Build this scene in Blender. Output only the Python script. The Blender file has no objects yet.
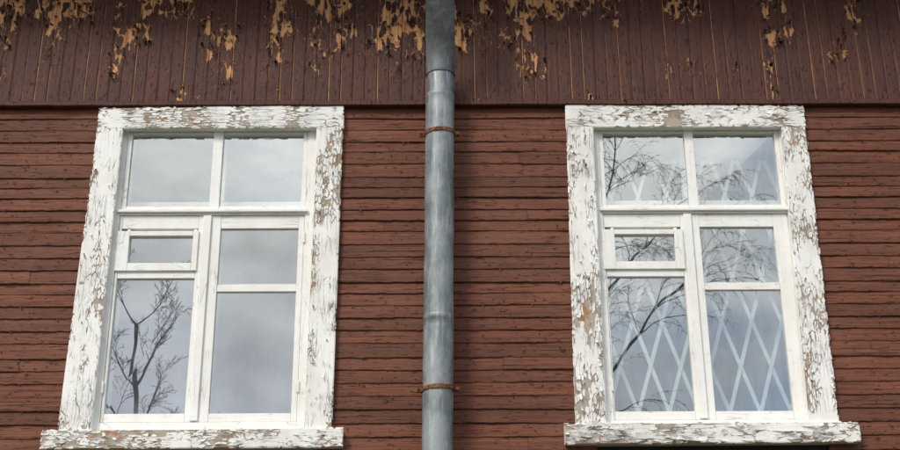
import bpy, numpy as np, math, random
from mathutils import Vector, Matrix
random.seed(7); RNG=np.random.default_rng(11)
SC=bpy.context.scene; COL=SC.collection
CZ=1.6   # camera height above ground

# ---------------------------------------------------------------- utils
T=[RNG.random(1024) for _ in range(8)]
TI=RNG.integers(0,1024,1024)
def hsh(i,j,k=0):
    i=i.astype(np.int64); j=j.astype(np.int64)
    return T[k][(TI[(j+k*37)&1023]+i*71+(i>>6)*13)&1023]
def vnoise(u,v,k=0):
    iu=np.floor(u); iv=np.floor(v); fu=u-iu; fv=v-iv
    fu=fu*fu*(3-2*fu); fv=fv*fv*(3-2*fv)
    a=hsh(iu,iv,k); b=hsh(iu+1,iv,k); c=hsh(iu,iv+1,k); d=hsh(iu+1,iv+1,k)
    return (a*(1-fu)+b*fu)*(1-fv)+(c*(1-fu)+d*fu)*fv
def fbm(u,v,k=0,o=4):
    s=0; a=.5; t=0
    for i in range(o):
        s=s+a*vnoise(u*2**i+17.3*i,v*2**i+5.1*i,(k+i)%8); t+=a; a*=.5
    return s/t
def voro(u,v,k=0):
    iu=np.floor(u); iv=np.floor(v)
    f1=np.full(u.shape,9.); f2=f1.copy(); cu=np.zeros_like(u); cv=cu.copy()
    for a in (-1,0,1):
        for b in (-1,0,1):
            ci=iu+a; cj=iv+b
            pu=ci+hsh(ci,cj,k); pv=cj+hsh(ci,cj,(k+1)%8)
            d=np.hypot(pu-u,pv-v)
            n=d<f1
            f2=np.where(n,f1,np.minimum(f2,d)); cu=np.where(n,pu,cu); cv=np.where(n,pv,cv)
            f1=np.where(n,d,f1)
    return f1,f2,cu,cv
def empty(name,loc=(0,0,0)):
    o=bpy.data.objects.new(name,None); COL.objects.link(o); o.location=loc; o.empty_display_size=.2; return o
def mk(name,verts,faces,mat=None,parent=None,smooth=False,attr=None,mats=None,midx=None):
    me=bpy.data.meshes.new(name); me.from_pydata([tuple(v) for v in verts],[],faces); 
    if attr is not None:
        a=me.attributes.new('rnd','FLOAT','POINT'); a.data.foreach_set('value',np.asarray(attr,dtype=np.float32))
    for m in (mats or ([mat] if mat else [])): me.materials.append(m)
    if midx is not None: me.polygons.foreach_set('material_index',midx)
    if smooth: me.polygons.foreach_set('use_smooth',[True]*len(me.polygons))
    me.update(); o=bpy.data.objects.new(name,me); COL.objects.link(o)
    if parent: o.parent=parent
    return o
def bevel(o,w,seg=2):
    m=o.modifiers.new('b','BEVEL'); m.width=w; m.segments=seg; m.limit_method='ANGLE'; m.angle_limit=math.radians(40)
class MB:
    def __init__(s): s.v=[];s.f=[];s.a=[];s.m=[]
    def box(s,x0,x1,y0,y1,z0,z1,mf=0,m=0,r=None):
        s.prism([(x0,z0),(x1,z0),(x1,z1),(x0,z1)],y0,y1,mf,m,r)
    def prism(s,q,y0,y1,mf=0,m=0,r=None):
        b=len(s.v); r=random.random() if r is None else r
        s.v+=[(x,y0,z) for x,z in q]+[(x,y1,z) for x,z in q]; s.a+=[r]*8
        s.f+=[(b,b+1,b+2,b+3),(b+7,b+6,b+5,b+4)]; s.m+=[mf,m]
        for i in range(4):
            j=(i+1)%4; s.f.append((b+i,b+4+i,b+4+j,b+j)); s.m.append(m)
    def obj(s,name,mats,parent=None,bev=0,smooth=False):
        o=mk(name,s.v,s.f,parent=parent,attr=s.a,mats=mats,midx=s.m,smooth=smooth)
        if bev: bevel(o,bev)
        return o

# ---------------------------------------------------------------- node helper
class G:
    def __init__(s,name):
        s.mat=bpy.data.materials.new(name); s.mat.use_nodes=True; s.nt=s.mat.node_tree; s.n=s.nt.nodes
        s.n.clear(); s.out=s.n.new('ShaderNodeOutputMaterial'); s.p=s.n.new('ShaderNodeBsdfPrincipled')
        s.nt.links.new(s.p.outputs[0],s.out.inputs[0])
        s.tc=s.n.new('ShaderNodeTexCoord').outputs['Object']
    def L(s,a,b):
        if isinstance(a,bpy.types.NodeSocket): s.nt.links.new(a,b)
        else: b.default_value=a
    def mapp(s,sc,vec=None):
        m=s.n.new('ShaderNodeVectorMath'); m.operation='MULTIPLY'; s.L(vec or s.tc,m.inputs[0]); m.inputs[1].default_value=sc; return m.outputs[0]
    def vadd(s,a,b):
        m=s.n.new('ShaderNodeVectorMath'); m.operation='ADD'; s.L(a,m.inputs[0]); s.L(b,m.inputs[1]); return m.outputs[0]
    def comb(s,x,y,z):
        m=s.n.new('ShaderNodeCombineXYZ'); s.L(x,m.inputs[0]); s.L(y,m.inputs[1]); s.L(z,m.inputs[2]); return m.outputs[0]
    def noise(s,vec,sc=1,det=4,ro=.55,dist=0):
        m=s.n.new('ShaderNodeTexNoise'); s.L(vec,m.inputs['Vector']); m.inputs['Scale'].default_value=sc; m.inputs['Detail'].default_value=min(det,4)
        m.inputs['Roughness'].default_value=ro; m.inputs['Distortion'].default_value=dist; return m.outputs['Fac']
    def vor(s,vec,sc=1,feat='DISTANCE_TO_EDGE'):
        m=s.n.new('ShaderNodeTexVoronoi'); m.feature=feat; s.L(vec,m.inputs['Vector']); m.inputs['Scale'].default_value=sc; return m.outputs['Distance']
    def math(s,op,a,b=0.0,c=0.0):
        m=s.n.new('ShaderNodeMath'); m.operation=op; s.L(a,m.inputs[0]); s.L(b,m.inputs[1]); s.L(c,m.inputs[2]); return m.outputs[0]
    def rng(s,v,a,b,c=0.0,d=1.0):
        m=s.n.new('ShaderNodeMapRange'); m.interpolation_type='SMOOTHSTEP'; s.L(v,m.inputs[0])
        for i,x in enumerate((a,b,c,d)): s.L(x,m.inputs[i+1])
        return m.outputs[0]
    def mix(s,f,a,b):
        m=s.n.new('ShaderNodeMix'); m.data_type='RGBA'; s.L(f,m.inputs[0])
        for x,i in ((a,6),(b,7)):
            if isinstance(x,tuple): m.inputs[i].default_value=(*x,1)
            else: s.L(x,m.inputs[i])
        return m.outputs[2]
    def attr(s,nm='rnd'):
        m=s.n.new('ShaderNodeAttribute'); m.attribute_name=nm; return m.outputs['Fac']
    def bump(s,h,dist,st=1.0,prev=None):
        m=s.n.new('ShaderNodeBump'); m.inputs['Distance'].default_value=dist; m.inputs['Strength'].default_value=st; s.L(h,m.inputs['Height'])
        if prev: s.L(prev,m.inputs['Normal'])
        return m.outputs[0]
    def fin(s,col,rough=.6,norm=None,metal=0.0,spec=.4):
        if isinstance(col,tuple): s.p.inputs['Base Color'].default_value=(*col,1)
        else: s.L(col,s.p.inputs['Base Color'])
        s.L(rough,s.p.inputs['Roughness']); s.L(metal,s.p.inputs['Metallic']); s.p.inputs['Specular IOR Level'].default_value=spec
        if norm: s.L(norm,s.p.inputs['Normal'])
        return s.mat

def m_siding():
    g=G('brown_red_plank_paint'); r=g.attr()
    off=g.comb(g.math('MULTIPLY',r,37.0),0.0,g.math('MULTIPLY',r,11.0)); P=g.vadd(g.tc,off)
    st=g.noise(g.mapp((2.2,1,70),P),1,4,.65); fine=g.noise(g.mapp((12,3,260),P),1,4,.65)
    blot=g.noise(g.mapp((1.2,1,2.0)),1,4,.6)
    c=g.mix(g.rng(st,.33,.67),(0.112,0.034,0.018),(0.215,0.073,0.038))
    c=g.mix(g.math('MULTIPLY',g.rng(blot,.42,.68),.55),c,(0.225,0.090,0.052))
    c=g.mix(g.rng(r,.1,1,0,.6),c,(0.078,0.028,0.018))
    ck=g.noise(g.mapp((1.4,1,120),g.vadd(P,g.comb(1.,0.,4.))),1,3,.5); k=g.rng(ck,.655,.675); c=g.mix(g.math('MULTIPLY',k,.9),c,(0.02,0.01,0.008))
    fl=g.noise(g.mapp((11,3,75),P),1,4,.75); m=g.rng(fl,.60,.64); c=g.mix(g.math('MULTIPLY',m,.85),c,(0.030,0.013,0.010))
    fl2=g.noise(g.mapp((7,3,50),g.vadd(P,g.comb(5.,2.,9.))),1,4,.75); m2=g.rng(fl2,.66,.68); c=g.mix(g.math('MULTIPLY',m2,.8),c,(0.30,0.15,0.09))
    h=g.math('ADD',g.math('MULTIPLY',st,.7),g.math('MULTIPLY',fine,.5)); h=g.math('SUBTRACT',h,g.math('MULTIPLY',m,.6)); h=g.math('SUBTRACT',h,g.math('ADD',k,g.math('MULTIPLY',m2,.4)))
    return g.fin(c,g.rng(fine,.3,.7,.5,.75),g.bump(h,.006,1.0),spec=.3)
def m_frieze(dark=1.0):
    g=G('brown_vertical_board_paint'); r=g.attr()
    st=g.noise(g.mapp((70,1,2.5)),1,4,.65); fine=g.noise(g.mapp((220,3,16)),1,4,.65); bl=g.noise(g.mapp((3,1,2)),1,4,.6)
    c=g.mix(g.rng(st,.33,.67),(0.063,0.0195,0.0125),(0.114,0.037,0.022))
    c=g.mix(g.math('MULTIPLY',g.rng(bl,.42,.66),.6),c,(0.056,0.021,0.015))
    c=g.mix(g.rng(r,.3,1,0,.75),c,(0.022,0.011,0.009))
    fl=g.noise(g.mapp((75,3,20)),1,4,.75); m=g.rng(fl,.60,.63); c=g.mix(g.math('MULTIPLY',m,.8),c,(0.014,0.008,0.007))
    h=g.math('SUBTRACT',g.math('ADD',g.math('MULTIPLY',st,.6),g.math('MULTIPLY',fine,.5)),g.math('MULTIPLY',m,.6))
    return g.fin(c,.55,g.bump(h,.005,1.0),spec=.3)
def m_ochre():
    g=G('bare_ochre_wood'); st=g.noise(g.mapp((140,3,5)),1,4,.65); b=g.noise(g.mapp((26,3,14)),1,4,.65)
    c=g.mix(g.rng(st,.3,.7),(0.38,0.17,0.07),(0.78,0.43,0.20)); c=g.mix(g.rng(b,.52,.68,0,.8),c,(0.14,0.06,0.03))
    return g.fin(c,.8,g.bump(st,.002,.8),spec=.2)
def m_greywood(ax='z'):
    g=G('bare_weathered_wood_'+ax); s=(150,3,6) if ax=='z' else (6,3,150)
    st=g.noise(g.mapp(s),1,4,.65); b=g.noise(g.mapp((9,3,9)),1,4,.6)
    c=g.mix(g.rng(st,.3,.7),(0.18,0.125,0.085),(0.46,0.36,0.26)); c=g.mix(g.rng(b,.38,.6,0,.85),c,(0.48,0.43,0.37)); c=g.mix(g.rng(b,.56,.66,0,.9),c,(0.38,0.18,0.075))
    return g.fin(c,.85,g.bump(st,.003,.9),spec=.15)
def m_white(ax='z',worn=1.0):
    g=G('old_white_paint_%s_%d'%(ax,int(worn*10))); s=(70,70,7) if ax=='z' else (7,70,70)
    r=g.attr(); W=g.noise(g.tc,9,3,.6); 
    P=g.vadd(g.mapp(s),g.mapp((.5,.5,.5),g.comb(W,W,W)))
    zone=g.noise(g.tc,6,4,.6); zo=0.0 if worn>.8 else .06
    cr=g.vor(P,.55); k=g.math('MULTIPLY',g.rng(cr,0.0,.035,1.0,0.0),g.rng(zone,.42+zo,.56+zo))
    if worn>.8:
        cr2=g.vor(P,1.7); k2=g.math('MULTIPLY',g.rng(cr2,0.0,.06,1.0,0.0),g.rng(zone,.50,.62)); k=g.math('MAXIMUM',k,g.math('MULTIPLY',k2,.7))
    k=g.math('MULTIPLY',k,min(1,worn))
    d=g.noise(g.mapp((5,5,2.5)),1,4,.65); d2=g.noise(g.mapp((40,40,40)),1,3,.6)
    lo=(0.75,0.73,0.68) if worn>.8 else (0.80,0.785,0.74)
    c=g.mix(g.rng(d,.35,.7),(0.88,0.87,0.84),lo); c=g.mix(g.rng(d2,.55,.75,0,.28),c,(0.60,0.55,0.47)); c=g.mix(g.rng(r,.2,1,0,.2 if worn>.8 else .08),c,(0.60,0.57,0.50))
    ch=g.noise(g.mapp((s[0]*.35,30,s[2]*.6)),1,4,.7); t=.69-.02*worn; m=g.rng(ch,t,t+.015); m=g.math('MULTIPLY',m,min(1,worn))
    c=g.mix(k,c,(0.20,0.165,0.13)); c=g.mix(m,c,g.mix(d2,(0.16,0.10,0.06),(0.36,0.28,0.2)))
    h=g.math('SUBTRACT',g.math('MULTIPLY',d2,.15),g.math('ADD',k,g.math('MULTIPLY',m,.8)))
    return g.fin(c,.5,g.bump(h,.0018,.9),spec=.35)
def m_zinc(nm='galvanised_steel',s=1.0,metal=.4):
    g=G(nm); a=g.noise(g.mapp((9,9,5)),1,4,.65); b=g.noise(g.mapp((45,45,4)),1,4,.6); f=g.noise(g.tc,120,3,.6)
    C=lambda *c: tuple(x*s for x in c)
    c=g.mix(g.rng(a,.35,.65),C(0.165,0.187,0.194),C(0.32,0.347,0.352)); c=g.mix(g.rng(b,.50,.72,0,.55),c,C(0.50,0.515,0.515)); c=g.mix(g.rng(f,.56,.75,0,.6),c,C(0.10,0.105,0.105))
    rs=g.noise(g.mapp((22,22,7)),1,4,.7); c=g.mix(g.rng(rs,.63,.69,0,.6),c,C(0.15,0.095,0.055))
    return g.fin(c,g.rng(a,.3,.7,.45,.65),g.bump(g.math('ADD',g.math('MULTIPLY',a,.6),g.math('MULTIPLY',f,.15)),.006,.7),metal=metal,spec=.5)
def m_rust():
    g=G('rusty_iron'); a=g.noise(g.tc,40,4,.7); c=g.mix(g.rng(a,.35,.65),(0.07,0.028,0.016),(0.27,0.115,0.048))
    return g.fin(c,.85,g.bump(a,.003,.8),spec=.2)
def m_plain(name,c,rough=.8,sc=5,var=.25,metal=0.0):
    g=G(name); a=g.noise(g.tc,sc,4,.6); return g.fin(g.mix(g.rng(a,.3,.7),tuple(x*(1-var) for x in c),tuple(x*(1+var*.5) for x in c)),rough,g.bump(a,.003,.4),metal=metal)
def m_glass():
    g=G('old_window_glass'); nt=g.nt; g.n.remove(g.p)
    w=g.noise(g.mapp((1.0,1,.7)),3.2,1,.5); nm=g.bump(w,.0015,.5)
    tr=g.n.new('ShaderNodeBsdfTransparent'); tr.inputs[0].default_value=(.92,.96,.95,1)
    gl=g.n.new('ShaderNodeBsdfGlossy'); gl.inputs['Roughness'].default_value=0.008; gl.inputs[0].default_value=(.96,.99,1,1); g.L(nm,gl.inputs['Normal'])
    m=g.n.new('ShaderNodeMixShader'); m.inputs[0].default_value=.37; g.L(tr.outputs[0],m.inputs[1]); g.L(gl.outputs[0],m.inputs[2])
    df=g.n.new('ShaderNodeBsdfDiffuse'); df.inputs[0].default_value=(.62,.63,.62,1)
    d=g.noise(g.mapp((9,3,6)),1,4,.7); d3=g.noise(g.tc,70,2,.7)
    m2=g.n.new('ShaderNodeMixShader'); g.L(g.math('ADD',g.rng(d,.42,.8,.01,.16),g.rng(d3,.66,.72,0,.2)),m2.inputs[0]); g.L(m.outputs[0],m2.inputs[1]); g.L(df.outputs[0],m2.inputs[2])
    g.L(m2.outputs[0],g.out.inputs[0]); return g.mat
def m_curtain(name,c):
    g=G(name); f=g.noise(g.mapp((30,1,.6)),1,3,.5)
    return g.fin(g.mix(g.rng(f,.3,.7),tuple(x*.88 for x in c),c),.9,None,spec=.1)

SID=m_siding(); FRI=m_frieze(); OCH=m_ochre(); GWz=m_greywood('z'); GWx=m_greywood('x')
WHz=m_white('z',1.0); WHx=m_white('x',1.0); WLz=m_white('z',.5); WLx=m_white('x',.5)
ZN=m_zinc(); ZD=m_zinc('dull_weathered_zinc',.55,.15); RU=m_rust(); GL=m_glass()
DARK=m_plain('dark_backing_board',(0.03,0.018,0.014))

# ---------------------------------------------------------------- paint film with real cracks, holes and curls
def sheet(name,W,H,res,place,cell,weather,mat,parent,h0=.0015,crack=.003,curl=.012,miss=.5,base=None,k=0,seed=0.0,cth=.12,mth=.5):
    nu=max(2,int(round(W/res))); nv=max(2,int(round(H/res)))
    def ev(u,v):
        wu=u+ .45*cell[0]*(fbm(u/cell[0]*1.3+seed,v/cell[1]*1.3,1,3)-.5)*2
        wv=v+ .45*cell[1]*(fbm(u/cell[0]*1.3+seed,v/cell[1]*1.3+40,3,3)-.5)*2
        f1,f2,cu,cv=voro(wu/cell[0]+seed*3.7,wv/cell[1]+seed,k)
        e=(f2-f1)*.5*min(cell)
        r1=hsh(np.floor(cu*97),np.floor(cv*97),4); r2=hsh(np.floor(cu*97),np.floor(cv*97),5); r3=hsh(np.floor(cu*97),np.floor(cv*97),6)
        w=weather(u,v); a=r3*6.283
        lu=(wu/cell[0]+seed*3.7-cu); lv=(wv/cell[1]+seed-cv)
        t=np.clip(lu*np.cos(a)+lv*np.sin(a)+.1,0,1.2)
        return e,r1,r2,w,t
    U,V=np.meshgrid(np.linspace(0,W,nu+1),np.linspace(0,H,nv+1)); u=U.ravel(); v=V.ravel()
    e,r1,r2,w,t=ev(u,v)
    h=h0+curl*np.clip(w*1.4-.1,0,1)*t*t*(.25+.75*r2**2)+.0006*fbm(u*60,v*60,2,2)
    if base is not None: h=h+base(u,v)
    xyz=place(u,v,h)
    Uc,Vc=np.meshgrid((np.arange(nu)+.5)*W/nu,(np.arange(nv)+.5)*H/nv); uc=Uc.ravel(); vc=Vc.ravel()
    e,r1c,r2c,wc,tc=ev(uc,vc)
    cw=crack*np.clip((wc-cth)*2.2,0,1)*np.clip(fbm(uc*30,vc*30,6,3)*2.6-.6,0,1.6)
    keep=(e>cw)&~(r1c<miss*np.clip((wc-mth)*2.6,0,2.2))
    j,i=np.nonzero(keep.reshape(nv,nu)); a=j*(nu+1)+i
    faces=np.stack([a,a+1,a+nu+2,a+nu+1],1)
    used=np.zeros(len(u),bool); used[faces.ravel()]=True; remap=np.cumsum(used)-1; faces=remap[faces]; co=xyz[used]; n=len(faces)
    me=bpy.data.meshes.new(name); me.vertices.add(len(co)); me.vertices.foreach_set('co',co.astype(np.float32).ravel())
    me.loops.add(n*4); me.loops.foreach_set('vertex_index',faces.astype(np.int32).ravel())
    me.polygons.add(n); me.polygons.foreach_set('loop_start',np.arange(0,n*4,4,dtype=np.int32)); me.polygons.foreach_set('loop_total',np.full(n,4,dtype=np.int32))
    me.update(calc_edges=True); me.polygons.foreach_set('use_smooth',[True]*n)
    at=me.attributes.new('rnd','FLOAT','POINT'); at.data.foreach_set('value',(r1*np.clip(w*1.5-.2,0,1))[used].astype(np.float32))
    me.materials.append(mat); o=bpy.data.objects.new(name,me); COL.objects.link(o); o.parent=parent; return o

def quadplace(q,y,ex=.006):
    # film reaches a few mm past the board arrises so that its broken edge is ragged
    q=np.array(q,float)+np.array([(-ex,-ex),(ex,-ex),(ex,ex),(-ex,ex)]); W=np.linalg.norm(q[1]-q[0]); H=(np.linalg.norm(q[3]-q[0])+np.linalg.norm(q[2]-q[1]))/2
    def pl(u,v,h):
        s=(u/W)[:,None]; t=(v/H)[:,None]
        p=(q[0]*(1-s)+q[1]*s)*(1-t)+(q[3]*(1-s)+q[2]*s)*t
        ed=np.minimum(np.minimum(u,W-u),np.minimum(v,H-v)); dr=.004*np.clip(1-ed/ex,0,1)
        return np.stack([p[:,0],y-h+dr,p[:,1]],1)
    return W,H,pl

def flakes(name,items,mat,parent):
    V=[];F=[];A=[]
    for (x,y,z,L,Wd,ang,cur,lift) in items:
        b=len(V); n=5; r=random.random()
        R=Matrix.Rotation(ang,3,'Y')
        for i in range(n):
            t=i/(n-1); th=cur*t
            yy=-(1-math.cos(th))*L/max(cur,.1)*1.0-lift*t; ll=math.sin(th)*L/max(cur,.1)
            wd=Wd*(.55+.45*math.sin(math.pi*(t*.8+.1)))*random.uniform(.8,1.2)
            for s in (-1,0,1):
                p=R@Vector((ll,0,s*wd*.5+random.uniform(-.1,.1)*Wd)); V.append((x+p.x,y+yy-abs(s)*.15*Wd*.3,z+p.z)); A.append(r)
        for i in range(n-1):
            for s in range(2):
                a=b+i*3+s; F.append((a,a+1,a+4,a+3))
    return mk(name,V,F,mat,parent,smooth=True,attr=A)

# ---------------------------------------------------------------- wall
wall=empty('wooden_wall')
XL,XR=-9.,9.
FZ0=3.628+CZ; FZ1=4.66+CZ
ops=[(-1.985,-.735),(.925,2.15)]; OZ0,OZ1=1.57+CZ,3.475+CZ
mb=MB(); zz=[.5,OZ0,OZ1,4.9+CZ]
mb.box(XL,XR,.012,.14,zz[0],zz[1]); mb.box(XL,XR,.012,.14,zz[2],zz[3])
xs=[XL,ops[0][0],ops[0][1],ops[1][0],ops[1][1],XR]
for a,b in ((0,1),(2,3),(4,5)): mb.box(xs[a],xs[b],.012,.14,zz[1],zz[2])
mb.obj('backing_boards',[DARK],wall)
V=[];F=[];A=[]
z=.55; pitch=.0785; row=0
while z<FZ0+.02:
    p=pitch*random.uniform(.86,1.14); z1=z+p
    iv=[(XL,XR)]
    if z1>OZ0-.05 and z<OZ1+.05:
        iv=[(XL,ops[0][0]-.04),(ops[0][1]+.04,ops[1][0]-.04),(ops[1][1]+.04,XR)]
    tilt=random.uniform(-.004,.003); lr=random.random()
    for (a,b) in iv:
        cuts=[a]
        if random.random()<.35 and b-a>1.2: cuts.append(random.uniform(a+.3,b-.3))
        cuts.append(b)
        for c0,c1 in zip(cuts[:-1],cuts[1:]):
            r=random.random(); c1=c1-.0015
            step=.014; jt=random.uniform(-.002,.002)
            n=int((c1-c0)/step)+1; xsn=np.linspace(c0,c1,n+1); b0=len(V)
            nz=fbm(xsn*40,np.full(n+1,row*7.3),2,3); nw=fbm(xsn*1.3,np.full(n+1,row*3.1+c0),5,3); ny=fbm(xsn*4,np.full(n+1,row*5.7),6,3)
            for xi,a1,a2,a3 in zip(xsn,nz,nw,ny):
                w=(a2-.5)*.010; bot=-.0150-tilt-jt-(a3-.5)*.012; lo=z+w+(a1-.5)*.008
                V+= [(xi,.008,z+.004),(xi,bot+.003,lo-.001),(xi,bot,lo+.003),(xi,bot*.75-.001-(a3-.5)*.003,z+p*.5),(xi,-.006-jt,z1+w*.8+.002),(xi,.010,z1+.004)]
                A+=[r*.6+lr*.4]*6
            for i in range(n):
                for j in range(5):
                    q=b0+i*6+j; F.append((q,q+6,q+7,q+1))
    z=z1; row+=1
mk('horizontal_siding',V,F,SID,wall,attr=A)
its=[]
for _ in range(1800):
    x=random.uniform(-3.3,3.3); zc=random.uniform(1.3,3.6)+CZ
    if any(a-.2<x<b+.2 for a,b in ops) and zc>OZ0-.15: continue
    its.append((x,-.014,zc,random.uniform(.006,.02),random.uniform(.004,.010),random.uniform(0,6.28),random.uniform(.5,1.4),random.uniform(0,.003)))
flakes('loose_siding_paint_flakes',its,SID,wall)

# frieze of vertical boards
FY=-.040; fp=.0765
def groove(u,v):
    ph=(u/fp)%1.0; d=np.minimum(ph,1-ph)*fp
    idx=np.floor(u/fp); off=(hsh(idx,idx*0+3,2)-.5)*.004
    return off-.010*np.exp(-(d/.0032)**2)
FX0,FX1=-3.6,3.6
def fweather(u,v):
    x=u+FX0; zn=v/(FZ1-FZ0)
    band=1.05*np.exp(-((x+1.9)/.95)**2)+1.0*np.exp(-((x-.38)/.78)**4)+.35*np.exp(-((x-1.5)/.6)**2)+.4*np.exp(-((x+.4)/.3)**2)
    vert=np.clip((zn-.20)*2.4,0,1)
    n=fbm(u*7+9,v*4.2+2,0,4)
    return np.clip((n-.5)*2.1+.13+.48*np.clip(band,0,1.1)*vert-.16*(1-vert),0,1)
Wf=FX1-FX0; Hf=FZ1-FZ0
sheet('frieze_paint_film',Wf,Hf,.0045,lambda u,v,h:np.stack([FX0+u,FY-h,FZ0+v],1),(.032,.095),fweather,FRI,wall,h0=.002,crack=.0035,curl=.036,miss=.50,base=groove,k=2,seed=3.0,cth=.3,mth=.42)
nu=int(Wf/.006); uu=np.linspace(0,Wf,nu+1); gg=groove(uu,uu*0)
V=[];F=[]
for i in range(nu+1): V+=[(FX0+uu[i],FY-gg[i],FZ0),(FX0+uu[i],FY-gg[i],FZ1)]
for i in range(nu): F.append((2*i,2*i+2,2*i+3,2*i+1))
mk('frieze_bare_boards',V,F,OCH,wall)
mb=MB()
for s in (0,1):
    x=XL if s==0 else FX1
    while x< (FX0 if s==0 else XR)-.01:
        mb.box(x+.002,x+fp-.002,FY,.0,FZ0,FZ1); x+=fp
mb.box(XL,XR,-.026,.011,FZ0+.001,FZ1-.001)
mb.obj('frieze_side_boards',[FRI],wall,.002)
its=[]
cand=RNG.random((9000,2)); cx=cand[:,0]*Wf; cv=cand[:,1]*Hf; ww=fweather(cx,cv)
for x,v,w in zip(cx,cv,ww):
    if w>.42 and random.random()<.18:
        its.append((x+FX0,FY-.004,FZ0+v,random.uniform(.012,.045),random.uniform(.008,.022),random.choice([math.pi/2,-math.pi/2,math.pi/2,3.1])+random.uniform(-.5,.5),random.uniform(.7,2.2),random.uniform(.002,.014)))
flakes('loose_frieze_paint_flakes',its,FRI,wall)
V=[];F=[];A=[]
prof=[(.01,-.012),(-.052,-.012),(-.060,-.006),(-.060,.018),(-.052,.026),(-.040,.028)]
n=700; xsn=np.linspace(XL,XR,n+1); nn=fbm(xsn*6,xsn*0+3,1,4)
for xi,a in zip(xsn,nn):
    for (y,zc) in prof: V.append((xi,y+(a-.5)*.004,FZ0+zc+(a-.5)*.008)); A.append(.3)
for i in range(n):
    for j in range(len(prof)-1): q=i*len(prof)+j; F.append((q,q+len(prof),q+len(prof)+1,q+1))
mk('frieze_drip_moulding',V,F,FRI,wall,attr=A)
mb=MB(); mb.box(XL,XR,-.06,.2,-.2,.56); mb.obj('foundation',[m_plain('rendered_foundation',(.3,.29,.27))],wall,.01)

# ---------------------------------------------------------------- eave
eave=empty('roof_eave')
mb=MB()
for i in range(5): mb.box(XL,XR,-.55+i*.125,-.55+i*.125+.121,FZ1+.02,FZ1+.045)
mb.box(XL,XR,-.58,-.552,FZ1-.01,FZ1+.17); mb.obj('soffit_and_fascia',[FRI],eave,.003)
mk('roof_sheet',[(XL,-.62,FZ1+.18),(XR,-.62,FZ1+.18),(XR,4,FZ1+2.4),(XL,4,FZ1+2.4)],[(0,1,2,3)],m_plain('roof_metal',(.12,.12,.12)),eave)
V=[];F=[]
for i,x in enumerate((XL,XR)):
    for j in range(13):
        a=math.pi*j/12; V.append((x,-.66+.075*math.cos(a),FZ1+.17-.075*math.sin(a)))
for j in range(12): F.append((j,13+j,14+j,j+1))
gt=mk('gutter',V,F,ZN,eave,smooth=True); gt.modifiers.new('s','SOLIDIFY').thickness=.003

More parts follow.
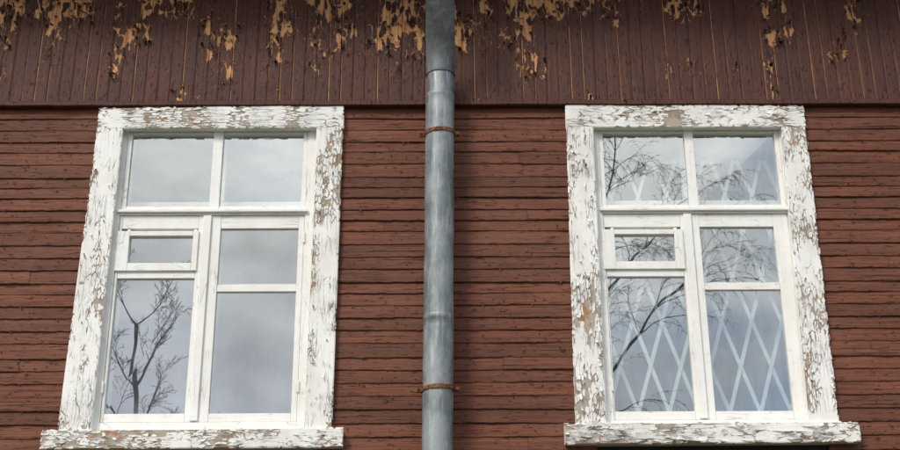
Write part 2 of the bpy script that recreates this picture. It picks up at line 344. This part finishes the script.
# ---------------------------------------------------------------- windows
def window(name,cx,casq,sill,gx,extra):
    W=empty(name)
    cs=MB(); cy=-.046
    (TL,TR,BL,BR,itl,itr,ibl,ibr,zt)=casq
    Lq=[(BL[0],BL[1]),(ibl,BL[1]),(itl,zt-.0015),(TL[0],zt-.0015)]
    Rq=[(ibr,BR[1]),(BR[0],BR[1]),(TR[0],zt-.0015),(itr,zt-.0015)]
    Tq=[(TL[0]-.004,zt),(TR[0]+.004,zt),(TR[0],TR[1]),(TL[0],TL[1])]
    S0,S1,sz0,sz1=sill
    Sq=[(S0,sz0),(S1,sz0+.004),(S1,sz1+.004),(S0,sz1)]
    cs.prism(Lq,cy,.008,1,2); cs.prism(Rq,cy,.008,1,2); cs.prism(Tq,cy-.001,.008,0,3); cs.prism(Sq,-.078,.02,0,3)
    cs.obj('casing_and_sill_wood',[GWx,GWz,WLz,WLx],W,.002)
    for nm,q,y,vert,sd in (('left_casing_paint',Lq,cy,1,1.),('right_casing_paint',Rq,cy,1,2.),('head_casing_paint',Tq,cy-.001,0,3.),('sill_paint',Sq,-.078,0,4.)):
        w_,h_,pl=quadplace(q,y); sd+=extra*10
        def wea(u,v,w_=w_,h_=h_,sd=sd,nm=nm):
            ed=np.minimum(np.minimum(u,w_-u),np.minimum(v,h_-v)); n=fbm(u*9+sd*3,v*5+sd,0,4) if 'sill' not in nm else fbm(u*5+sd*3,v*9+sd,0,5)
            b={'left_casing_paint':-.10,'right_casing_paint':-.07,'head_casing_paint':-.03,'sill_paint':.06}[nm]+(.09 if extra else 0)
            return np.clip((n-.5)*2.7+.20+b*1.0+.40*np.exp(-(ed/.012)**2),0,1)
        cell=(.018,.055) if vert else (.065,.018)
        if extra: cell=(cell[0]*1.25,cell[1]*1.25)
        sheet(nm,w_,h_,.0032,pl,cell,wea,WHz if vert else WHx,W,h0=.0022,crack=.0036,curl=(.011 if nm!='sill_paint' else .018)*(1.5 if extra else 1),miss=.40 if nm!='sill_paint' else .44,k=int(sd)%5,seed=sd,mth=.50)
    fr=MB(); fy=.004; zb=BL[1]-.003; z_=lambda a:a+CZ
    il=min(itl,ibl)-.01; ir=max(itr,ibr)+.01; it=zt+.01
    X=lambda a:cx+a
    ul,um0,um1,ur, ll,lm0,lm1,lr, f0,f1=gx
    fr.box(il,X(ul)-.028,fy,.11,zb,it,1,1); fr.box(X(ur)+.028,ir,fy,.11,zb,it,1,1)
    fr.box(X(ul)-.028,X(ur)+.028,fy+.0005,.11,z_(3.478),it,0,0); fr.box(X(ul)-.028,X(ur)+.028,fy+.0005,.11,zb,z_(1.632),0,0)
    fr.box(X(ul)-.028,X(ur)+.028,fy-.002,.11,z_(2.905),z_(2.945),0,0)
    fr.box(X(ul)-.045,X(ur)+.045,fy-.022,fy-.0025,z_(2.918),z_(2.936),0,0)
    y=.012
    fr.box(X(ul)-.0275,X(ul),y,.05,z_(2.9455),z_(3.4775),1,1); fr.box(X(ur),X(ur)+.0275,y,.05,z_(2.9455),z_(3.4775),1,1)
    fr.box(X(um0),X(um1),y-.004,.05,z_(2.9455),z_(3.4775),1,1)
    for a,b in ((ul,um0),(um1,ur)):
        fr.box(X(a)+.0005,X(b)-.0005,y+.0015,.05,z_(3.452),z_(3.4775)); fr.box(X(a)+.0005,X(b)-.0005,y+.0015,.05,z_(2.9455),z_(2.966))
    cm=(lm0+lm1)/2-.012
    def sash(a0,a1,b0,b1,yy):
        fr.box(X(a0),X(b0),yy,.055,z_(1.634),z_(2.903),1,1); fr.box(X(b1),X(a1),yy,.055,z_(1.634),z_(2.903),1,1)
        fr.box(X(b0)+.0005,X(b1)-.0005,yy+.0015,.055,z_(1.634),z_(1.684)); fr.box(X(b0)+.0005,X(b1)-.0005,yy+.0015,.055,z_(2.82),z_(2.903))
    sash(ul-.026,cm-.001,ll,lm0,.010); sash(cm+.001,ur+.026,lm1,lr,.012)
    fr.box(X(cm)-.026,X(cm)+.022,-.004,.0095,z_(1.64),z_(2.90),1,1)
    fr.box(X(lm1)+.0005,X(lr)-.0005,.016,.05,z_(2.418),z_(2.462))
    fr.box(X(ll)+.0005,X(lm0)-.0005,.0118,.05,z_(2.502),z_(2.553))
    vx0,vx1=ll-.02,lm0+.008; vy=-.004
    fr.box(X(vx0),X(f0),vy,.009,z_(2.545),z_(2.80),1,1); fr.box(X(f1),X(vx1),vy,.009,z_(2.545),z_(2.80),1,1)
    fr.box(X(f0)+.0005,X(f1)-.0005,vy+.001,.05,z_(2.545),z_(2.594)); fr.box(X(f0)+.0005,X(f1)-.0005,vy+.001,.05,z_(2.768),z_(2.80))
    fr.box(X(f0)-.02,X(f0)-.0005,.0095,.05,z_(2.56),z_(2.815),1,1); fr.box(X(f1)+.0005,X(f1)+.02,.0095,.05,z_(2.56),z_(2.815),1,1)
    fr.obj('frame_and_sashes',[WLx,WLz],W,.003)
    inn=MB(); y0,y1=.165,.20
    inn.box(X(-.68),X(-.57),y0,y1,z_(1.5),z_(3.6),1,1); inn.box(X(.57),X(.68),y0,y1,z_(1.5),z_(3.6),1,1)
    inn.box(X(-.57),X(.57),y0+.001,y1,z_(2.96),z_(3.06)); inn.box(X(-.57),X(.57),y0+.001,y1,z_(3.53),z_(3.64)); inn.box(X(-.57),X(.57),y0+.001,y1,z_(1.5),z_(1.66))
    inn.box(X(-.045),X(.03),y0-.002,y1,z_(1.66),z_(2.96),1,1); inn.box(X(-.03),X(.02),y0-.002,y1,z_(3.06),z_(3.53),1,1)
    inn.box(X(-.57),X(-.045),y0+.002,y1,z_(2.56),z_(2.61)); inn.box(X(.03),X(.57),y0+.002,y1,z_(2.47),z_(2.52))
    inn.box(X(-.72),X(-.68),.11,.22,z_(1.4),z_(3.7)); inn.box(X(.68),X(.72),.11,.22,z_(1.4),z_(3.7)); inn.box(X(-.68),X(.68),.11,.22,z_(3.64),z_(3.7)); inn.box(X(-.68),X(.68),.11,.22,z_(1.4),z_(1.5))
    inn.obj('inner_casement',[WLx,WLz],W,.003)
    V=[];F=[]
    def pane(a,b,c,d,yy):
        n=len(V); V.extend([(X(a)-.004,yy,z_(c)-.004),(X(b)+.004,yy,z_(c)-.004),(X(b)+.004,yy+random.uniform(-.0015,.0015),z_(d)+.004),(X(a)-.004,yy,z_(d)+.004)]); F.append((n,n+1,n+2,n+3))
    pane(ul,um0,2.966,3.452,.030); pane(um1,ur,2.966,3.452,.031)
    pane(ll,lm0,1.684,2.502,.032); pane(f0,f1,2.594,2.768,.024)
    pane(lm1,lr,1.684,2.418,.033); pane(lm1,lr,2.462,2.82,.0335)
    mk('glass_panes',V,F,GL,W)
    hg=MB()
    for zc in (1.80,2.72):
        hg.box(X(ul)-.036,X(ul)-.022,-.006,.006,z_(zc),z_(zc)+.07); hg.box(X(ur)+.022,X(ur)+.036,-.006,.006,z_(zc),z_(zc)+.07)
    hg.obj('hinges',[WLz],W,.004)
    rm=MB(); RMm=m_plain('room_plaster',(.42,.42,.40))
    x0,x1,yb,z0,z1=cx-1.3,cx+1.3,2.6,z_(.9),z_(4.2)
    V=[(x0,.221,z0),(x1,.221,z0),(x1,yb,z0),(x0,yb,z0),(x0,.221,z1),(x1,.221,z1),(x1,yb,z1),(x0,yb,z1)]
    mk('room_shell',V,[(0,1,2,3),(4,5,6,7),(0,3,7,4),(1,2,6,5),(3,2,6,7)],RMm,W)
    rm.box(x0,X(-.72),.15,.22,z0,z1); rm.box(X(.72),x1,.15,.22,z0,z1); rm.box(X(-.72),X(.72),.15,.22,z0,z_(1.4)); rm.box(X(-.72),X(.72),.15,.22,z_(3.7),z1)
    rm.obj('room_front_wall',[RMm],W)
    return W
def curtain(W,x0,x1,z0,z1,y,mat,amp=.02,per=.09):
    n=160; V=[];F=[]
    for i in range(n+1):
        x=x0+(x1-x0)*i/n; ph=2*math.pi*x/per+1.5*math.sin(x*7)
        for zc,k in ((z0,1.2),((z0+z1)/2,1.),(z1,.7)): V.append((x,y+amp*k*math.sin(ph),zc))
    for i in range(n):
        for j in range(2): q=i*3+j; F.append((q,q+3,q+4,q+1))
    mk('curtain',V,F,mat,W,smooth=True)

c2=lambda p:(p[0],p[1]+CZ)
g_l=(-.545,-.04,.02,.517,-.555,-.095,.04,.51,-.50,-.12)
g_r=(-.535,-.028,.027,.535,-.555,-.095,.02,.47,-.50,-.14)
w1=window('window',-1.36,(c2((-2.109,3.605)),c2((-.599,3.620)),c2((-2.145,1.572)),c2((-.614,1.572)),-1.958,-.752,-1.967,-.765,3.468+CZ),(-2.222,-.548,1.468+CZ,1.570+CZ),g_l,0)
w2=window('window.001',1.555,(c2((.794,3.625)),c2((2.275,3.606)),c2((.766,1.594)),c2((2.252,1.596)),.952,2.130,.935,2.085,3.468+CZ),(.70,2.352,1.482+CZ,1.592+CZ),g_r,1)
curtain(w1,-2.2,-.5,1.3+CZ,3.75+CZ,.42,m_curtain('grey_net_curtain',(.42,.43,.47)),amp=.003,per=.16)
curtain(w2,.7,2.4,1.3+CZ,3.75+CZ,.55,m_curtain('greenish_net_curtain',(.22,.29,.29)))
gr=MB(); gy=.225; GM=m_plain('white_painted_grille',(.70,.80,.80),.5,20,.10)
px=.180; hh=.56
def bar(xa,za,xb,zb,y):
    d=Vector((xb-xa,zb-za)); n=Vector((-d.y,d.x)).normalized()*.0115
    gr.prism([(xa+n.x,za+n.y),(xa-n.x,za-n.y),(xb-n.x,zb-n.y),(xb+n.x,zb+n.y)],y,y+.006)
def lattice(x0,x1,z0,z1):
    H=z1-z0; run=H*px/hh; k=-int(run/px)-2
    while x0+k*px<x1+run:
        for sgn in (1,-1):
            xs=x0+k*px; m=sgn*px/hh*(1+random.uniform(-.02,.02))
            tz=sorted([(x0-xs)/m+z0,(x1-xs)/m+z0]); za=max(z0,tz[0]); zb=min(z1,tz[1])
            if zb-za>.02: bar(xs+m*(za-z0),za,xs+m*(zb-z0),zb,gy+(.0 if sgn>0 else .008))
        k+=1
lattice(.90,2.22,1.45+CZ,3.36+CZ)
gr.box(.88,2.24,gy-.002,gy+.02,1.43+CZ,1.455+CZ); gr.box(.88,.90,gy-.002,gy+.02,1.455+CZ,3.38+CZ); gr.box(2.22,2.24,gy-.002,gy+.02,1.455+CZ,3.38+CZ)
gr.obj('lattice_grille',[GM],w2)
its=[]
for _ in range(36):
    its.append((random.uniform(.75,2.3),-.082,1.49+CZ+random.uniform(0,.10),random.uniform(.03,.17),random.uniform(.012,.034),random.choice([0,math.pi])+random.uniform(-.25,.25),random.uniform(.5,1.2),random.uniform(0,.02)))
for _ in range(26):
    its.append((random.uniform(.85,2.2),-.05,3.48+CZ+random.uniform(0,.12),random.uniform(.02,.09),random.uniform(.01,.022),random.choice([0,math.pi])+random.uniform(-.3,.3),random.uniform(.6,1.4),random.uniform(0,.012)))
for _ in range(90):
    xx=random.choice([.86,2.19])+random.choice([-1,1])*random.uniform(.02,.07)
    its.append((xx,-.05,1.65+CZ+random.uniform(0,1.8),random.uniform(.015,.06),random.uniform(.006,.016),random.choice([1,-1])*math.pi/2+random.uniform(-.3,.3),random.uniform(.6,1.6),random.uniform(0,.010)))
flakes('loose_paint_flakes',its,WHx,w2)
its=[]
for _ in range(22):
    its.append((random.uniform(-2.15,-.6),-.082,1.48+CZ+random.uniform(0,.09),random.uniform(.02,.07),random.uniform(.008,.02),random.choice([0,math.pi])+random.uniform(-.3,.3),random.uniform(.6,1.4),random.uniform(0,.01)))
for _ in range(50):
    xx=random.choice([-2.05,-.68])+random.choice([-1,1])*random.uniform(.02,.07)
    its.append((xx,-.05,1.65+CZ+random.uniform(0,1.8),random.uniform(.015,.04),random.uniform(.006,.013),random.choice([1,-1])*math.pi/2+random.uniform(-.3,.3),random.uniform(.6,1.6),random.uniform(0,.007)))
flakes('loose_paint_flakes',its,WHx,w1)

# ---------------------------------------------------------------- drainpipe
pipe=empty('drainpipe')
def tube(path,mat,name,n=40,seam=True):
    V=[];F=[]
    for k,(x,y,z,r,tilt) in enumerate(path):
        ct,stt=math.cos(tilt),math.sin(tilt)
        for j in range(n):
            a=2*math.pi*j/n; rr=r*(1+.006*math.sin(3*a+z*2))
            if seam and j in (27,): rr+=.003
            lx=rr*math.cos(a); ly=rr*math.sin(a)
            V.append((x+lx,y+ly*ct,z+ly*stt))
    for k in range(len(path)-1):
        for j in range(n):
            j2=(j+1)%n; F.append((k*n+j,k*n+j2,(k+1)*n+j2,(k+1)*n+j))
    return mk(name,V,F,mat,pipe,smooth=True)
PY=-.175; R=.0865
px_=lambda z:-.015+(z-CZ-1.45)*.0098
def straight(z0,z1,r,r0=None):
    pts=[]; n=max(2,int((z1-z0)/.04))
    for i in range(n+1):
        z=z0+(z1-z0)*i/n; pts.append((px_(z)+.0008*math.sin(z*9),PY,z,(r0 or r)+(r-(r0 or r))*i/n+.0006*math.sin(z*31),0))
    return pts
J1=2.166+CZ; J2=3.592+CZ
pth=straight(.35,J1,R,R*.99)
pth+= [(px_(J1),PY,J1+.001,R*1.008,0),(px_(J1),PY,J1+.03,R*1.010,0),(px_(J1),PY,J1+.032,R*1.0,0)]
tube(pth,ZN,'lower_section')
pth=straight(J1+.02,J2-.01,R*1.005,R*.988)
pth+=[(px_(J2),PY,J2,R*1.045,0),(px_(J2),PY,J2+.012,R*1.06,0),(px_(J2),PY,J2+.024,R*1.045,0),(px_(J2),PY,J2+.027,R*1.0,0)]
tube(pth,ZN,'upper_section')
X0=px_(J2)+.004; tube([(X0,PY,J2+.01,R*.955,0),(X0,PY,J2+.08,R*.96,0),(X0,PY,J2+.17,R*.975,0),(X0,PY,J2+.20,R*.98,0)],ZN,'neck')
ZE=3.766+CZ; ang=math.atan2(.46,.62)
pts=[(X0,PY,ZE-.012,R*1.04,0.0),(X0,PY,ZE,R*1.07,0),(X0,PY,ZE+.012,R*1.045,-ang*.15),(X0,PY-.012,ZE+.05,R*1.04,-ang*.55),(X0,PY-.04,ZE+.10,R*1.03,-ang*.95)]
for t in np.linspace(.08,1,12): pts.append((X0,PY-.04-.445*t,ZE+.10+.60*t,R*1.03,-ang))
pts+=[(X0,-.66,ZE+.76,R*1.03,-ang*.4),(X0,-.66,ZE+.85,R*1.03,0)]
tube(pts,ZD,'elbow_to_gutter')
for zc in (3.353+CZ,1.768+CZ):
    x=px_(zc); n=48; V=[];F=[]; r1=R*1.03
    for j in range(n):
        a=2*math.pi*j/n
        for r,dz in ((r1,-.011),(r1+.005,-.011),(r1+.005,.011),(r1,.011)): V.append((x+r*math.cos(a),PY+r*math.sin(a),zc+dz+.004*math.cos(a)))
    for j in range(n):
        for k in range(4): a=j*4+k; b=j*4+(k+1)%4; c=((j+1)%n)*4+(k+1)%4; d=((j+1)%n)*4+k; F.append((a,b,c,d))
    mk('clamp_band',V,F,RU,pipe)
    mb=MB()
    for s in (-1,1):
        xa,xb=sorted((x+s*(r1+.001),x+s*(r1+.034))); mb.box(xa,xb,PY-.010,PY-.003,zc-.013+s*.003,zc+.013+s*.003); mb.box(xa,xb,PY+.001,PY+.008,zc-.013+s*.003,zc+.013+s*.003)
        xm=x+s*(r1+.020); mb.box(xm-.007,xm+.007,PY-.020,PY+.018,zc-.007,zc+.007)
    mb.box(x-.008,x+.008,PY+r1+.002,-.005,zc-.008,zc+.008)
    mb.obj('clamp_ears_and_pin',[RU],pipe,.002)

# ---------------------------------------------------------------- ground
V=[];F=[]; n=40
for j in range(n+1):
    for i in range(n+1):
        a=(i/n-.5)*2; b=(j/n-.5)*2; x=math.copysign(abs(a)**2,a)*300; y=math.copysign(abs(b)**2,b)*300
        V.append((x,y,.05*math.sin(x*.4)*math.cos(y*.3)-.02))
for j in range(n):
    for i in range(n): q=j*(n+1)+i; F.append((q,q+1,q+n+2,q+n+1))
g=G('grassy_ground'); a=g.noise(g.tc,.8,4,.7); b=g.noise(g.tc,30,4,.7)
mk('ground',V,F,g.fin(g.mix(g.rng(a,.4,.62),g.mix(b,(.035,.05,.018),(.08,.09,.035)),g.mix(b,(.08,.065,.045),(.14,.12,.09))),.95,g.bump(b,.03,.8)),None,smooth=True)

# ---------------------------------------------------------------- bare trees seen in the glass
BK=m_plain('bark',(.05,.042,.036),.9,12,.4)
def tree(name,base,h,seed,droop,trunk_r,lean=(0,0),depth=5,spread=.55,nb=2,bl=(.40,.58)):
    rnd=random.Random(seed); V=[];F=[]
    def seg(p0,p1,r0,r1,n):
        d=(p1-p0).normalized(); u=d.orthogonal().normalized(); w=d.cross(u); b=len(V)
        for p,r in ((p0,r0),(p1,r1)):
            for j in range(n):
                a=2*math.pi*j/n; V.append(tuple(p+u*math.cos(a)*r+w*math.sin(a)*r))
        for j in range(n): j2=(j+1)%n; F.append((b+j,b+j2,b+n+j2,b+n+j))
    def grow(p,d,L,r,lv):
        n=max(3,7-lv); steps=8 if lv==0 else (6 if lv<3 else 4); tip=r*.3
        for i in range(steps):
            q=p+d*(L/steps); ra=r+(tip-r)*i/steps; rb=r+(tip-r)*(i+1)/steps
            seg(p,q,ra,rb,n); p=q
            j=(.04 if lv==0 else .10+.05*lv); d=(d+Vector((rnd.uniform(-j,j),rnd.uniform(-j,j),rnd.uniform(-j,j)+(.06-droop*lv*.07)))).normalized()
            if lv<depth and (i>=(3 if lv==0 else 1)):
                for _ in range(nb if lv<4 else 1):
                    ax=Vector((rnd.uniform(-1,1),rnd.uniform(-1,1),rnd.uniform(-.3,.3))).normalized()
                    nd=(d+ax*(spread+rnd.uniform(0,.5))).normalized()
                    grow(p,nd,(L if lv else h*.75)*rnd.uniform(*bl)*(1-.45*i/steps if lv==0 else 1),max(rb*.5,.004),lv+1)
    grow(Vector(base),Vector((lean[0],lean[1],1)).normalized(),h,trunk_r,0)
    return mk(name,V,F,BK,None,smooth=True)
tree('bare_tree',(-5.35,-16,-.1),8.9,3,.2,.10,(.0,0),4,.5,2,(.24,.44))
tree('bare_tree.001',(3.4,-17,-.1),13.0,21,1.3,.14,(.0,0),4,.5,2,(.34,.5))

# ---------------------------------------------------------------- world, sun, camera
wd=bpy.data.worlds.new("World"); SC.world=wd; wd.use_nodes=True; nt=wd.node_tree; N=nt.nodes; N.clear()
out=N.new('ShaderNodeOutputWorld'); bg=N.new('ShaderNodeBackground'); bg.inputs[1].default_value=.15
sky=N.new('ShaderNodeTexSky'); sky.sky_type='NISHITA'; sky.sun_disc=False
az=math.radians(-32); el=math.radians(42)
sd=Vector((math.sin(az)*math.cos(el),-math.cos(az)*math.cos(el),math.sin(el)))
sky.sun_elevation=el; sky.sun_rotation=math.atan2(sd.x,sd.y)
tc=N.new('ShaderNodeTexCoord'); mp=N.new('ShaderNodeMapping'); mp.inputs['Scale'].default_value=(1,1,2.2); nt.links.new(tc.outputs['Generated'],mp.inputs[0])
n1=N.new('ShaderNodeTexNoise'); n1.inputs['Scale'].default_value=3.4; n1.inputs['Detail'].default_value=5; n1.inputs['Roughness'].default_value=.55; nt.links.new(mp.outputs[0],n1.inputs['Vector'])
n2=N.new('ShaderNodeTexNoise'); n2.inputs['Scale'].default_value=5.5; n2.inputs['Detail'].default_value=5; nt.links.new(mp.outputs[0],n2.inputs['Vector'])
sx=N.new('ShaderNodeSeparateXYZ'); nt.links.new(tc.outputs['Generated'],sx.inputs[0])
r1=N.new('ShaderNodeMapRange'); r1.inputs[1].default_value=.20; r1.inputs[2].default_value=.43; r1.interpolation_type='SMOOTHSTEP'; nt.links.new(sx.outputs[2],r1.inputs[0])
mA=N.new('ShaderNodeMix'); mA.data_type='RGBA'; mA.inputs[6].default_value=(5.3,5.5,6.3,1); mA.inputs[7].default_value=(11.0,11.1,11.0,1); nt.links.new(r1.outputs[0],mA.inputs[0])
r2=N.new('ShaderNodeMapRange'); r2.inputs[1].default_value=.3; r2.inputs[2].default_value=.7; r2.inputs[3].default_value=.62; r2.inputs[4].default_value=1.35; nt.links.new(n2.outputs[0],r2.inputs[0])
mB=N.new('ShaderNodeVectorMath'); mB.operation='SCALE'; nt.links.new(mA.outputs[2],mB.inputs[0]); nt.links.new(r2.outputs[0],mB.inputs['Scale'])
bx=N.new('ShaderNodeMath'); bx.operation='MULTIPLY_ADD'; bx.inputs[1].default_value=-.45; nt.links.new(sx.outputs[0],bx.inputs[0]); nt.links.new(n1.outputs[0],bx.inputs[2])
r3=N.new('ShaderNodeMapRange'); r3.inputs[1].default_value=.36; r3.inputs[2].default_value=.50; r3.inputs[3].default_value=.35; nt.links.new(bx.outputs[0],r3.inputs[0])
mC=N.new('ShaderNodeMix'); mC.data_type='RGBA'; nt.links.new(r3.outputs[0],mC.inputs[0]); nt.links.new(sky.outputs[0],mC.inputs[6]); nt.links.new(mB.outputs[0],mC.inputs[7])
nt.links.new(mC.outputs[2],bg.inputs[0]); nt.links.new(bg.outputs[0],out.inputs[0])
sl=bpy.data.lights.new('sun','SUN'); sl.energy=2.1; sl.angle=math.radians(16); sl.color=(1,.95,.87); so=bpy.data.objects.new('sun',sl); COL.objects.link(so)
so.rotation_euler=sd.to_track_quat('Z','Y').to_euler()
cam=bpy.data.cameras.new('camera'); co=bpy.data.objects.new('camera',cam); COL.objects.link(co); SC.camera=co
p,yw,r=0.38446,0.00915,-0.00687
f=Vector((math.sin(yw)*math.cos(p),math.cos(yw)*math.cos(p),math.sin(p))); rt=Vector((math.cos(yw),-math.sin(yw),0)); up=rt.cross(f)
rt2=rt*math.cos(r)+up*math.sin(r); up2=up*math.cos(r)-rt*math.sin(r)
M=Matrix((( rt2.x,up2.x,-f.x,0),(rt2.y,up2.y,-f.y,-7),(rt2.z,up2.z,-f.z,CZ),(0,0,0,1))); co.matrix_world=M
cam.sensor_width=36; cam.lens=1250/900*36; cam.clip_end=1000; cam.clip_start=.05
SC.view_settings.view_transform='Standard'; SC.view_settings.look='None'; SC.view_settings.exposure=0
